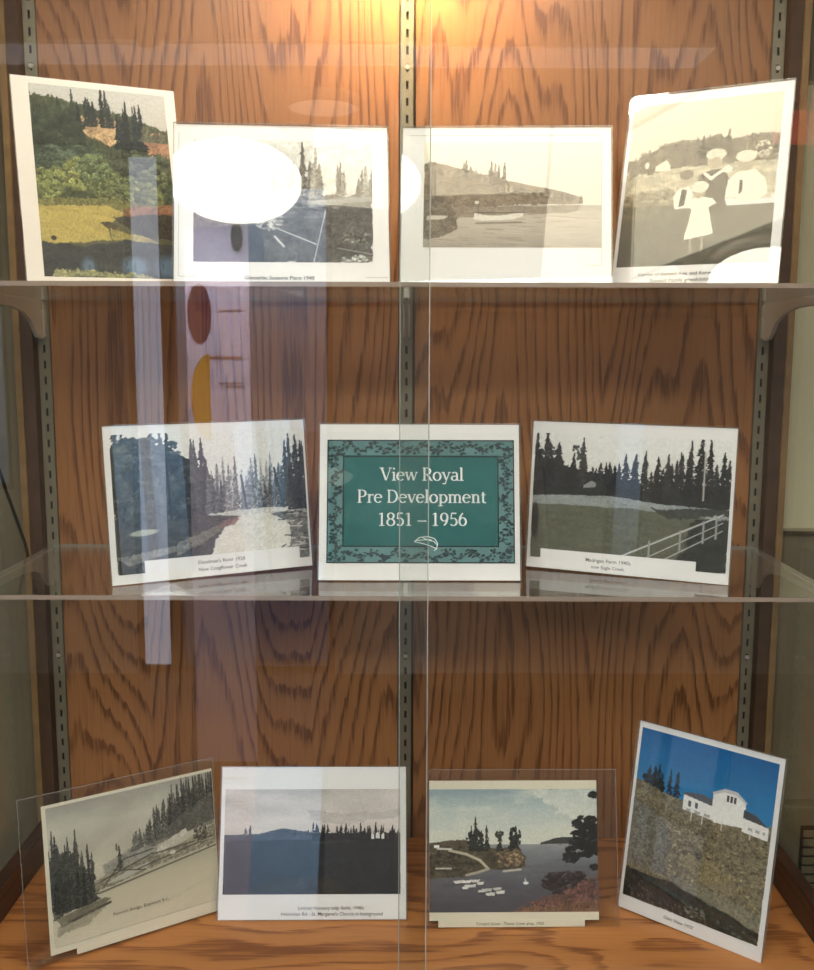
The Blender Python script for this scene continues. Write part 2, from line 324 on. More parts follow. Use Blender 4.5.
# ------------------------------------------------------------------ painting of the photographic prints
rng = np.random.default_rng(7)
class Pic:
    def __init__(s, w, h, col=(220, 218, 212)):
        s.w, s.h = w, h; s.a = np.ones((h, w, 3))*np.array(col, float)
        s.U, s.V = np.meshgrid((np.arange(w)+.5)/w, (np.arange(h)+.5)/h)
    def fbm(s, nu, nv, octs=4, seed=None):
        r = np.random.default_rng(seed) if seed is not None else rng; o = np.zeros((s.h, s.w)); amp = 1; tot = 0
        for k in range(octs):
            gu, gv = int(nu*2**k)+2, int(nv*2**k)+2; g = r.random((gv, gu))
            x = s.U*(gu-1.001); y = s.V*(gv-1.001); i = x.astype(int); j = y.astype(int); fx = x-i; fy = y-j
            fx = fx*fx*(3-2*fx); fy = fy*fy*(3-2*fy)
            o += amp*((g[j, i]*(1-fx)+g[j, i+1]*fx)*(1-fy)+(g[j+1, i]*(1-fx)+g[j+1, i+1]*fx)*fy); tot += amp; amp *= .55
        return o/tot
    def put(s, mask, col, alpha=1.0):
        c = np.asarray(col, float); m = (mask*alpha)[..., None]; s.a = s.a*(1-m)+c*m
    def grad(s, stops, v0=0., v1=1.):
        vs = [v0+(v1-v0)*p for p, _ in stops]
        c = np.stack([np.interp(s.V, vs, [q[1][k] for q in stops]) for k in range(3)], -1)
        s.put(((s.V >= v0) & (s.V <= v1)).astype(float), c)
    def inpoly(s, pts, rough=0., n=12):
        U, V = s.U, s.V
        if rough: U = U+rough*((s.fbm(n, n)-.5)*2+.5*s.fine()); V = V+rough*((s.fbm(n, n)-.5)*2+.5*s.fine())
        ins = np.zeros(U.shape, bool)
        for (x0, y0), (x1, y1) in zip(pts, pts[1:]+pts[:1]):
            if y0 == y1: continue
            c = ((y0 > V) != (y1 > V)) & (U < (x1-x0)*(V-y0)/(y1-y0)+x0); ins ^= c
        return ins.astype(float)
    def poly(s, pts, col, rough=0., tex=0., n=(20, 20), a=1., rn=12):
        m = s.inpoly(pts, rough, rn); c = np.ones_like(s.a)*np.array(col, float)
        if tex: c = c*np.clip(1+tex*2*(s.fbm(*n)-.5)+tex*1.0*s.fine(), .25, 2)[..., None]
        s.put(m, c, a); return m
    def line(s, p, q, w, col, a=1.):
        P = np.array(p); Q = np.array(q); d = Q-P; asp = s.h/s.w
        du, dv = s.U-P[0], (s.V-P[1])*asp; e = np.array([d[0], d[1]*asp]); L = (e@e)+1e-12
        t = np.clip((du*e[0]+dv*e[1])/L, 0, 1); dist = np.hypot(du-t*e[0], dv-t*e[1])
        s.put(np.clip((w/2-dist)*s.w+.5, 0, 1), col, a)
    def curve(s, pts, w, col, a=1.):
        for p, q in zip(pts, pts[1:]): s.line(p, q, w, col, a)
    def ell(s, u, v, ru, rv, col, a=1., soft=.0, rot=0.):
        du, dv = s.U-u, s.V-v
        if rot: c, n = math.cos(rot), math.sin(rot); du, dv = du*c+dv*n, -du*n+dv*c
        d = np.sqrt((du/ru)**2+(dv/rv)**2); k = max(soft, 1.2/(ru*s.w))
        s.put(np.clip((1-d)/k+.5, 0, 1), col, a)
    def fine(s):
        if not hasattr(s, 'N'): s.N = s.fbm(s.w/2.6, s.h/2.6, 2, 11); s.N = (s.N-.5)*2.2
        return s.N
    def win(s, u0, u1, v0, v1):
        return slice(max(0, int(v0*s.h)), min(s.h, int(v1*s.h)+2)), slice(max(0, int(u0*s.w)), min(s.w, int(u1*s.w)+2))
    def conifer(s, u, vb, h, w, col, a=1., mot=.5):
        N = s.fine(); W = s.win(u-w*1.3, u+w*1.3, vb-h, vb); U, V, n = s.U[W], s.V[W], N[W]
        if U.size == 0: return
        t = np.clip((V-(vb-h))/h, 0, 1); nb = max(5, int(h*s.h/4.0)); L, R = rng.random(nb+2), rng.random(nb+2)
        x = t*nb; i = x.astype(int); f = x-i
        env = w*(.05+.95*t**.85)*(.62+.38*f)
        m = (U > u-env*(.35+.75*L[i])-.4/s.w) & (U < u+env*(.35+.75*R[i])+.4/s.w) & (n > -.62-.2*(1-t))
        c = np.asarray(col, float)*np.clip(1+mot*n, .3, 1.9)[..., None]
        k = (m*a)[..., None]; s.a[W] = s.a[W]*(1-k)+c*k
    def bush(s, u, v, ru, rv, col, n=40, var=.3, size=.2, a=1.):
        """foliage: a ragged mass of small leafy clumps"""
        col = np.array(col, float); N = s.fine()
        for _ in range(int(n*1.6)):
            r = math.sqrt(rng.random()); th = rng.random()*6.283; k = 1+var*(rng.random()*2-1)
            cu, cv = u+ru*r*math.cos(th), v+rv*r*math.sin(th); q = .5+rng.random()*.8
            eu, ev = max(ru*size*q, 2/s.w), max(rv*size*q, 2/s.h)
            W = s.win(cu-eu*1.5, cu+eu*1.5, cv-ev*1.5, cv+ev*1.5); U, V, nn = s.U[W], s.V[W], N[W]
            if U.size == 0: continue
            m = (((U-cu)/eu)**2+((V-cv)/ev)**2+nn*.9 < 1)*a
            c = col*np.clip(k*(1+.45*nn-.25*(V-cv)/ev), .3, 2)[..., None]
            s.a[W] = s.a[W]*(1-m[..., None])+c*m[..., None]
    def conifers(s, u0, u1, vb, h, w, col, n, var=.3, a=1., slope=0.):
        for i in range(n):
            u = u0+(u1-u0)*(i+rng.random())/n; k = 1+.25*(rng.random()*2-1)
            s.conifer(u, vb+slope*(u-u0)/(u1-u0+1e-9), h*(1-var+2*var*rng.random()), w*(.8+.5*rng.random()), np.array(col, float)*k, a)
    def grain(s, amp): s.a *= (1+amp*rng.standard_normal((s.h, s.w)))[..., None]
    def texall(s, amp, nu, nv, mask=None):
        f = 1+amp*2*(s.fbm(nu, nv)-.5); s.a = s.a*(f if mask is None else 1+(f-1)*mask)[..., None]
    def linear(s):
        c = np.clip(s.a, 0, 255)/255; return np.where(c <= .04045, c/12.92, ((c+.055)/1.055)**2.4)

def pic_valley():
    p = Pic(240, 320, (92, 88, 56)); p.grad([(0, (206, 200, 184)), (1, (196, 184, 164))], 0, .3)
    p.poly([(0, .06), (.2, .07), (.75, .14), (1, .22), (1, .7), (0, .7)], (66, 74, 44), .03, .35, (26, 26))
    p.poly([(.33, .14), (.62, .17), (.7, .28), (.55, .3), (.36, .24)], (190, 148, 94), .02, .3, (20, 40))
    p.poly([(.78, .22), (1, .22), (1, .36), (.8, .34)], (172, 118, 80), .02, .25)
    p.conifers(.02, .34, .34, .26, .07, (40, 48, 32), 12); p.conifers(.33, .6, .20, .17, .045, (34, 40, 34), 7)
    p.conifers(.60, .80, .33, .24, .05, (30, 36, 34), 7); p.bush(.15, .25, .2, .12, (46, 54, 34), 60)
    p.conifers(.8, 1, .26, .07, .05, (84, 84, 60), 6)
    p.bush(.25, .40, .3, .08, (64, 76, 54), 60); p.bush(.7, .42, .3, .1, (62, 68, 44), 70)
    for u, v, c in ((.10, .52, (112, 118, 56)), (.3, .47, (126, 130, 60)), (.5, .52, (104, 110, 54)), (.68, .55, (92, 98, 52)), (.88, .48, (84, 88, 50)), (.42, .43, (88, 100, 56)), (.8, .58, (96, 100, 50))):
        p.bush(u, v, .12, .08, c, 46, .3, .22)
    p.poly([(0, .60), (.5, .585), (1, .60), (1, .66), (0, .65)], (116, 110, 52), .015, .3)
    p.poly([(0, .635), (.5, .615), (.62, .66), (.48, .72), (.5, .80), (.1, .83), (0, .82)], (190, 164, 70), .01, .10, (8, 40))
    p.poly([(.62, .63), (1, .60), (1, .67), (.6, .68)], (150, 96, 58), .015, .25)
    p.poly([(.52, .68), (.8, .655), (1, .66), (1, .80), (.7, .77)], (62, 56, 40), .015, .3)
    p.poly([(.42, .71), (.5, .705), (.72, .79), (.86, .80), (.8, .81), (.55, .775)], (84, 74, 44), .01, .3)
    p.poly([(.5, .74), (.8, .79), (.9, .82), (.5, .80)], (156, 140, 62), .008, .2)
    p.poly([(0, .82), (.3, .835), (.6, .80), (1, .82), (1, 1), (0, 1)], (58, 58, 52), .012, .25, (10, 40))
    p.ell(.32, .95, .05, .05, (96, 124, 148), .8, .8); p.ell(.66, .94, .09, .05, (96, 126, 152), .85, .8); p.ell(.93, .94, .12, .06, (92, 122, 150), .9, .8)
    for i in range(26): u = rng.random(); p.line((u, .86+.13*rng.random()), (u+.002, .90+.12*rng.random()), .010, (50, 54, 50), .5)
    p.poly([(.06, 1), (.1, .96), (.5, .965), (.75, .985), (.8, 1)], (150, 146, 90), .02, .3)
    p.ell(.09, .80, .02, .012, (50, 44, 34)); g = p.a.mean(-1, keepdims=True); p.a = (g+(p.a-g)*.80)*.84+14; p.grain(.05); return p
def pic_clearing():
    p = Pic(300, 204); p.grad([(0, (226, 224, 216)), (1, (206, 202, 192))], 0, .55)
    p.poly([(0, .55), (.3, .52), (.6, .46), (.8, .45), (1, .44), (1, 1), (0, 1)], (98, 96, 92), .02, .22, (22, 22))
    p.conifers(.42, .56, .55, .34, .05, (128, 124, 116), 6); p.conifers(.58, .72, .52, .40, .05, (116, 112, 104), 6)
    p.conifers(.78, .86, .45, .22, .03, (122, 116, 108), 3); p.conifers(.90, 1, .46, .2, .03, (110, 106, 100), 4)
    p.bush(.28, .62, .22, .08, (116, 114, 108), 40, .2); p.bush(.7, .52, .2, .04, (112, 110, 104), 40, .2)
    p.poly([(.6, .5), (1, .45), (1, .49), (.65, .55)], (148, 146, 140), .012, .1)
    p.poly([(0, .72), (.38, .70), (.4, 1), (0, 1)], (72, 74, 78), .01, .12)
    p.bush(.42, .68, .07, .06, (168, 166, 160), 26, .2); p.bush(.9, .80, .08, .06, (120, 118, 110), 24)
    p.line((.47, .73), (.68, .85), .006, (208, 208, 204)); p.line((.735, .57), (.665, 1), .006, (186, 186, 182))
    p.line((.45, .79), (.50, .87), .010, (220, 220, 216)); p.line((.80, .88), (1, .93), .005, (170, 170, 166))
    p.bush(.9, .97, .08, .03, (170, 170, 164), 14); p.texall(.12, 40, 30); p.grain(.05); return p
def pic_cove():
    p = Pic(300, 204); p.grad([(0, (236, 228, 208)), (1, (226, 216, 198))], 0, .7)
    p.grad([(0, (176, 166, 150)), (.3, (196, 186, 170)), (1, (168, 158, 144))], .60, 1.)
    p.poly([(0, .20), (.07, .19), (.16, .24), (.28, .27), (.40, .34), (.6, .41), (.8, .48), (.90, .53), (.90, .585), (.6, .60), (0, .64)], (136, 122, 104), .016, .18)
    p.conifers(.0, .45, .28, .10, .02, (126, 112, 96), 24, slope=.13); p.conifers(.38, .46, .40, .20, .022, (118, 104, 90), 4); p.conifers(.22, .26, .33, .15, .02, (120, 108, 92), 2); p.conifers(.45, .9, .45, .06, .012, (130, 118, 102), 26, slope=.13)
    p.poly([(.02, .62), (.88, .60), (.86, .66), (.4, .70), (0, .74)], (150, 138, 122), .012, .1)
    for i in range(70): u = rng.random()*.9; v = .66+rng.random()*.33; p.line((u, v), (u+.04+.1*rng.random(), v+.006), .004, (206, 198, 184) if rng.random() < .5 else (132, 122, 108), .6)
    p.poly([(0, .40), (.06, .42), (.14, .56), (.19, .70), (.20, .82), (.1, .9), (0, .92)], (122, 112, 98), .012, .25)
    p.poly([(.02, .70), (.14, .695), (.12, .73), (.02, .74)], (206, 198, 184), .008)
    p.poly([(.285, .665), (.33, .69), (.42, .70), (.56, .665), (.565, .70), (.5, .735), (.33, .745), (.285, .73)], (226, 220, 206), .003)
    p.line((.285, .67), (.56, .668), .006, (96, 86, 76)); p.line((.31, .69), (.31, .58), .004, (110, 100, 88)); p.poly([(.29, .56), (.315, .56), (.31, .59), (.29, .59)], (222, 214, 200)); p.line((.3, .77), (.55, .76), .012, (120, 110, 98), .7); p.line((.565, .7), (.567, .62), .004, (140, 130, 116))
    p.grain(.03); return p
def pic_family():
    p = Pic(240, 290); p.grad([(0, (222, 214, 190)), (1, (214, 204, 180))], 0, .45)
    p.poly([(0, .36), (.15, .29), (.3, .25), (.5, .24), (.7, .25), (1, .24), (1, .44), (0, .46)], (112, 100, 82), .03, .3, (22, 22)); p.conifers(.5, .68, .36, .13, .05, (84, 76, 62), 5); p.conifers(.75, 1, .36, .11, .05, (110, 98, 80), 8)
    p.bush(.9, .34, .05, .05, (190, 178, 152), 20, .1)
    p.poly([(0, .45), (.3, .41), (1, .40), (1, .62), (0, .62)], (186, 176, 150), .02, .15, (14, 40))
    p.poly([(.2, .39), (.27, .355), (.3, .39), (.3, .42), (.2, .42)], (222, 214, 194)); p.ell(.14, .38, .015, .02, (214, 206, 186))
    p.poly([(0, .56), (.3, .52), (.4, .60), (.4, .68), (0, .70)], (142, 132, 108), .03, .35, (26, 30))
    p.grad([(0, (112, 106, 90)), (1, (92, 90, 80))], .66, 1.); p.texall(.12, 20, 30, (p.V > .66).astype(float))
    p.poly([(0, .63), (.4, .64), (.44, .68), (0, .72)], (118, 110, 92), .012, .2)
    dark, pale, face = (70, 62, 52), (232, 224, 204), (172, 158, 132)
    p.poly([(.50, .46), (.56, .44), (.66, .44), (.70, .5), (.68, .62), (.72, .70), (.52, .70), (.49, .6)], (92, 84, 70), .008, .1)      # seated grown-up in dark clothes
    p.ell(.595, .385, .050, .048, (178, 166, 142)); p.ell(.60, .345, .066, .034, (214, 204, 182)); p.ell(.60, .395, .035, .035, face)
    p.curve([(.54, .46), (.58, .49), (.66, .44)], .022, pale); p.ell(.68, .44, .03, .022, pale)
    p.poly([(.70, .50), (.76, .455), (.86, .455), (.93, .51), (.95, .60), (.88, .64), (.86, .645), (.74, .645), (.76, .62), (.68, .60)], pale, .006)  # child in white, right
    p.ell(.80, .41, .05, .05, face); p.ell(.795, .37, .066, .035, (220, 212, 192)); p.poly([(.765, .51), (.785, .51), (.79, .58), (.765, .6)], dark)
    p.poly([(.34, .58), (.37, .54), (.44, .53), (.47, .58), (.46, .66), (.36, .66)], pale, .006); p.poly([(.395, .54), (.43, .55), (.42, .64), (.38, .65)], dark)    # child with dark tie
    p.ell(.415, .485, .036, .042, face); p.ell(.415, .455, .046, .03, (128, 116, 96))
    p.poly([(.45, .61), (.52, .59), (.60, .61), (.63, .64), (.58, .66), (.63, .82), (.44, .85), (.47, .67), (.42, .64)], pale, .006)   # little child in a white dress
    p.ell(.515, .56, .042, .045, face); p.ell(.515, .535, .056, .035, (218, 210, 190)); p.line((.48, .85), (.49, .93), .014, (150, 142, 124)); p.line((.56, .84), (.56, .92), .014, (150, 142, 124))
    p.grain(.035); return p
def pic_river():
    p = Pic(300, 216); p.grad([(0, (234, 232, 226)), (1, (226, 224, 218))], 0, .7)
    p.conifers(.42, .98, .62, .34, .035, (146, 146, 144), 26, slope=.0); p.conifers(.50, .92, .62, .24, .03, (116, 116, 114), 24)
    p.poly([(0, .08), (.1, .03), (.2, .05), (.26, .2), (.33, .16), (.42, .22), (.5, .40), (.52, .62), (.4, .72), (0, .8)], (58, 60, 54), .03, .3, (22, 22))
    p.conifers(.0, .3, .5, .44, .07, (50, 52, 46), 10); p.conifers(.27, .48, .55, .40, .05, (54, 56, 52), 9); p.conifers(.45, .56, .60, .24, .03, (76, 78, 76), 5)
    p.conifers(.88, 1.02, .62, .46, .05, (52, 54, 50), 7); p.conifers(.8, .9, .6, .3, .03, (86, 86, 82), 5)
    p.bush(.12, .36, .14, .26, (62, 64, 56), 110, .3, .2); p.bush(.33, .45, .12, .2, (58, 60, 54), 70, .3, .2); p.bush(.2, .14, .14, .1, (66, 68, 60), 40); p.line((.67, .60), (.65, .34), .012, (60, 60, 56)); p.line((.87, .6), (.83, .3), .012, (56, 56, 52)); p.line((.44, .62), (.47, .22), .014, (40, 42, 40)); p.line((.28, .62), (.27, .16), .012, (36, 36, 34))
    p.poly([(.46, .61), (.78, .59), (.9, .60), (.9, .64), (.5, .65)], (206, 204, 196), .008, .15, (40, 20))
    p.poly([(.62, .635), (.80, .635), (.86, .7), (.9, .8), (.86, .92), (.80, 1), (.46, 1), (.5, .86), (.55, .74)], (222, 218, 206), .01, .05)
    p.poly([(0, .66), (.2, .64), (.45, .62), (.62, .64), (.55, .72), (.50, .80), (.47, .95), (.45, 1), (0, 1)], (64, 62, 54), .012, .3, (24, 34))
    p.poly([(.3, .80), (.52, .70), (.58, .66), (.54, .74), (.3, .90)], (112, 106, 94), .01, .25); p.poly([(.0, .88), (.28, .82), (.44, .82), (.06, .94)], (120, 118, 108), .012, .2)
    p.poly([(.54, .66), (.64, .645), (.6, .70), (.53, .715)], (132, 92, 84), .012, a=.8)
    p.poly([(.80, .64), (1, .62), (1, 1), (.84, 1), (.9, .86), (.9, .74)], (122, 120, 112), .014, .4, (34, 26))
    for i in range(24): u = .82+.16*rng.random(); v = .64+.3*rng.random(); p.line((u, v), (u+.08*rng.random(), v+.03*(rng.random()-.5)), .006, (214, 210, 200) if i % 3 else (40, 40, 38))
    p.ell(.14, .71, .07, .022, (176, 178, 160), .9, .3, -.1); p.grain(.05); return p
def pic_title():
    p = Pic(280, 210, (98, 138, 138)); p.texall(.08, 12, 10)
    leaf = (22, 42, 46)
    def vine(a, b, n, nx, ny):
        for i in range(n):
            t = i/n; u = a[0]+(b[0]-a[0])*t; v = a[1]+(b[1]-a[1])*t; w = .022*math.sin(t*n*.8)
            for _ in range(3): p.ell(u+nx*w+(rng.random()-.5)*.045, v+ny*w*1.3+(rng.random()-.5)*.06, .005+.010*rng.random(), .004+.007*rng.random(), np.array(leaf)*(1+.5*rng.random()), 1, 0, rng.random()*3)
            if i: p.line(q, (u+nx*w, v+ny*w*1.3), .0035, leaf)
            q = (u+nx*w, v+ny*w*1.3)
    vine((.02, .062), (.98, .062), 58, 0, 1); vine((.02, .94), (.98, .94), 58, 0, 1); vine((.043, .06), (.043, .94), 44, 1, 0); vine((.957, .06), (.957, .94), 44, 1, 0)
    m = p.poly([(.085, .125), (.915, .125), (.915, .872), (.085, .872)], (28, 104, 104)); p.texall(.04, 6, 5, m); return p
def pic_farm():
    p = Pic(312, 216); p.grad([(0, (232, 232, 228)), (1, (224, 222, 210))], 0, .5)
    d = (38, 40, 42)
    p.poly([(0, .2), (.1, .22), (.17, .26), (.3, .28), (.45, .32), (.55, .40), (.7, .38), (.85, .34), (1, .36), (1, .56), (0, .50)], d, .03, .25, (24, 20))
    p.conifers(0, .16, .42, .40, .05, d, 6); p.conifers(.2, .28, .4, .34, .05, (48, 48, 46), 2); p.bush(.06, .14, .07, .05, (52, 54, 56), 26); p.bush(.24, .14, .04, .06, (70, 72, 70), 16)
    p.conifers(.3, .55, .44, .24, .04, d, 12); p.conifers(.56, .8, .48, .30, .04, (40, 42, 42), 12); p.conifers(.8, 1, .5, .42, .05, (34, 36, 36), 8); p.line((.87, .1), (.87, .46), .008, (196, 192, 180))
    p.poly([(.27, .40), (.31, .36), (.335, .38), (.33, .41), (.27, .42)], (150, 152, 150))
    p.poly([(0, .50), (.4, .47), (.65, .51), (1, .52), (1, .60), (.6, .64), (0, .57)], (150, 156, 154), .008, .1, (10, 40))
    p.poly([(0, .57), (.5, .555), (1, .61), (1, 1), (0, 1)], (98, 100, 84), .012, .12, (16, 40)); p.poly([(.62, .55), (1, .52), (1, .57), (.7, .62)], (62, 66, 62), .02, .25)
    p.poly([(.82, .62), (.94, .60), (1, .58), (1, 1), (.72, 1), (.8, .85)], (48, 52, 48), .02, .3, (26, 30)); p.line((.84, .615), (.93, .61), .010, (26, 28, 30))
    for a, b, w in (((.42, .98), (.97, .56), .009), ((.5, 1.02), (.97, .62), .005), ((.62, 1.0), (.97, .68), .005)): p.line(a, b, w, (196, 198, 194))
    for u, v in ((.62, .80), (.77, .70), (.88, .62), (.94, .58)): p.line((u, v), (u, v+.16), .010, (160, 162, 158))
    p.ell(.02, .70, .02, .14, (46, 48, 44)); p.grain(.05); return p
def pic_fields():
    p = Pic(312, 192); p.grad([(0, (196, 190, 184)), (.5, (216, 208, 200)), (1, (208, 196, 186))], 0, .55)
    p.texall(.10, 3, 8, (p.V < .45).astype(float)); p.poly([(.45, .2), (.7, .24), (1, .2), (1, .28), (.7, .34), (.5, .3)], (176, 168, 164), .03, .1, a=.5)
    p.poly([(0, .44), (.2, .43), (.33, .37), (.5, .42), (1, .42), (1, .6), (0, .56)], (64, 66, 74), .008, .15)
    p.conifers(.5, 1.0, .52, .15, .022, (24, 24, 28), 34, .35); p.conifers(.12, .16, .44, .08, .02, (80, 82, 88), 2); p.conifers(.33, .5, .44, .04, .012, (60, 60, 66), 10)
    p.poly([(0, .50), (.5, .48), (1, .51), (1, 1), (0, 1)], (34, 36, 40), .006, .12, (10, 40))
    p.line((.5, .52), (.75, .495), .012, (70, 70, 72), .6); p.line((.0, .84), (1, .60), .008, (52, 54, 58), .5)
    for u, v, w in ((.84, .46, .008), (.87, .455, .012), (.9, .462, .008)): p.poly([(u-w, v-.02), (u, v-.045), (u+w, v-.02), (u+w, v+.018), (u-w, v+.018)], (226, 224, 220))
    p.poly([(.25, .86), (.6, .84), (.75, 1), (.12, 1)], (44, 40, 34), .02, .25); p.grain(.04); return p
def pic_bridge():
    p = Pic(324, 240); p.grad([(0, (172, 168, 156)), (.3, (196, 192, 176)), (1, (204, 196, 172))], 0, .62); p.texall(.10, 4, 5, (p.V < .6).astype(float))
    p.grad([(0, (186, 180, 158)), (.3, (206, 198, 172)), (1, (214, 206, 182))], .60, 1.); p.poly([(.3, .5), (.5, .42), (.62, .40), (.62, .56), (.3, .6)], (158, 156, 144), .02, .15)
    g = (92, 92, 84)
    p.conifers(.48, .66, .46, .12, .026, (104, 102, 94), 14, slope=-.06); p.conifers(.58, .8, .44, .22, .028, (92, 90, 82), 16, slope=-.08); p.conifers(.68, 1.0, .42, .28, .03, (88, 86, 78), 24, slope=-.10); p.conifers(.70, 1.0, .44, .36, .025, (70, 68, 62), 18, slope=-.08); p.poly([(.55, .46), (.75, .3), (1, .16), (1, .40), (.8, .42)], (108, 106, 96), .02, .25, a=.7)
    p.conifers(0, .24, .74, .36, .035, (80, 80, 74), 16); p.conifers(0, .16, .66, .40, .035, (72, 74, 68), 12); p.poly([(0, .36), (.10, .34), (.18, .46), (.25, .62), (.24, .74), (.05, .80), (0, .8)], (74, 76, 70), .025, .35, a=.8); p.conifers(.02, .25, .76, .22, .03, (64, 66, 60), 14)
    p.poly([(.24, .60), (.5, .54), (.75, .50), (1, .40), (1, .56), (.7, .60), (.4, .66), (.25, .68)], (150, 144, 124), .012, .25, (30, 26))
    p.poly([(.3, .645), (.45, .59), (.57, .57), (.57, .60), (.42, .645)], (188, 186, 172), .006); p.poly([(.62, .50), (.72, .43), (.81, .39), (.82, .43), (.72, .49), (.63, .53)], (206, 202, 186), .008, .12)
    for a, b in (((.3, .66), (.42, .50)), ((.42, .50), (.6, .48)), ((.28, .62), (.6, .51)), ((.36, .56), (.55, .62)), ((.6, .52), (.98, .50)), ((.5, .6), (.9, .52))): p.line(a, b, .007, (84, 80, 70))
    p.conifer(.40, .56, .17, .025, (74, 74, 66)); p.line((.385, .42), (.385, .38), .01, g); p.bush(.9, .46, .04, .08, (96, 92, 80), 24); p.ell(.72, .545, .02, .015, (216, 210, 194))
    p.poly([(.02, .80), (.3, .74), (.34, .76), (.3, .79), (.05, .86)], (128, 122, 104), .008, .15); p.line((.05, .86), (.33, .785), .014, (84, 80, 70)); p.poly([(.03, .86), (.3, .80), (.2, .9), (.03, .93)], (150, 144, 122), .02, .1, a=.7)
    p.line((.27, .70), (1, .575), .010, (112, 106, 90)); p.grain(.03); return p
def pic_inlet():
    p = Pic(300, 228); p.grad([(0, (128, 146, 152)), (.35, (170, 178, 172)), (1, (202, 200, 184))], 0, .5)
    f = p.fbm(4, 9); p.put(np.clip((f-.5)*4, 0, 1)*(p.V < .4), (196, 196, 182), .7); p.poly([(.6, .0), (1, .0), (1, .3), (.75, .2)], (206, 204, 190), .05, .06, a=.6)
    p.grad([(0, (132, 134, 134)), (.3, (98, 100, 104)), (1, (66, 64, 70))], .45, 1.); p.texall(.10, 8, 40, (p.V > .46).astype(float))
    p.poly([(.66, .44), (.75, .40), (.9, .39), (1, .37), (1, .46), (.66, .455)], (56, 58, 56), .006, .15); p.line((.7, .455), (1, .45), .006, (150, 148, 140))
    p.poly([(0, .44), (.1, .42), (.22, .42), (.3, .47), (.4, .48), (.52, .46), (.56, .55), (.57, .63), (.45, .66), (.35, .65), (.2, .72), (0, .72)], (72, 66, 52), .016, .35, (22, 22))
    for u, h in ((.25, .20), (.275, .28), (.31, .16), (.34, .20), (.42, .16), (.49, .16), (.515, .20)): p.conifer(u, .50, h, .03, (34, 38, 34))
    p.bush(.27, .42, .05, .08, (36, 40, 36), 40); p.bush(.51, .40, .035, .08, (38, 42, 38), 34); p.bush(.42, .37, .025, .03, (40, 42, 38), 16)
    p.bush(.48, .56, .08, .07, (108, 92, 70), 40, .3); p.bush(.08, .58, .12, .07, (62, 56, 44), 40)
    p.curve([(.12, .50), (.22, .53), (.30, .58), (.35, .65)], .016, (176, 166, 146)); p.curve([(.22, .70), (.28, .68), (.35, .65)], .016, (160, 150, 134)); p.poly([(.03, .455), (.06, .455), (.06, .48), (.03, .48)], (226, 222, 212)); p.line((.05, .485), (.13, .49), .012, (190, 186, 176)); p.line((.04, .645), (.13, .645), .010, (186, 180, 168))
    p.line((.44, .67), (.54, .655), .012, (178, 172, 158)); 
    for u, v, w in ((.17, .755, .03), (.22, .75, .03), (.27, .745, .026), (.24, .785, .035), (.21, .80, .02), (.30, .765, .022), (.34, .82, .03), (.40, .81, .028), (.42, .84, .025), (.36, .855, .03), (.31, .83, .02)):
        p.poly([(u-w, v-.008), (u+w, v-.014), (u+w*.8, v+.012), (u-w*.7, v+.014)], np.array((224, 220, 212))*(.8+.2*rng.random()), .006); p.line((u-w, v+.018), (u+w*.8, v+.016), .006, (48, 46, 52), .7)
    p.ell(.57, .765, .016, .012, (220, 216, 210)); p.line((.57, .76), (.565, .73), .006, (200, 196, 190))
    for u, v, r in ((.98, .05, .03), (.93, .28, .07), (.98, .33, .08), (.90, .38, .05), (.92, .50, .09), (.84, .56, .05), (.99, .48, .06), (.98, .64, .03), (.88, .46, .05)): p.bush(u, v, r, r*.8, (24, 26, 26), 26, .2, .3)
    p.curve([(1, .40), (.9, .44), (.86, .5)], .012, (26, 24, 22))
    p.bush(.82, .77, .13, .10, (50, 42, 42), 60); p.poly([(.5, 1), (.62, .90), (.75, .86), (.9, .76), (1, .70), (1, 1)], (96, 68, 62), .03, .35, (24, 24)); p.poly([(.44, 1), (.6, .96), (.8, .92), (1, .90), (1, 1)], (112, 84, 66), .02, .3); p.a *= 1.12; p.grain(.05); return p
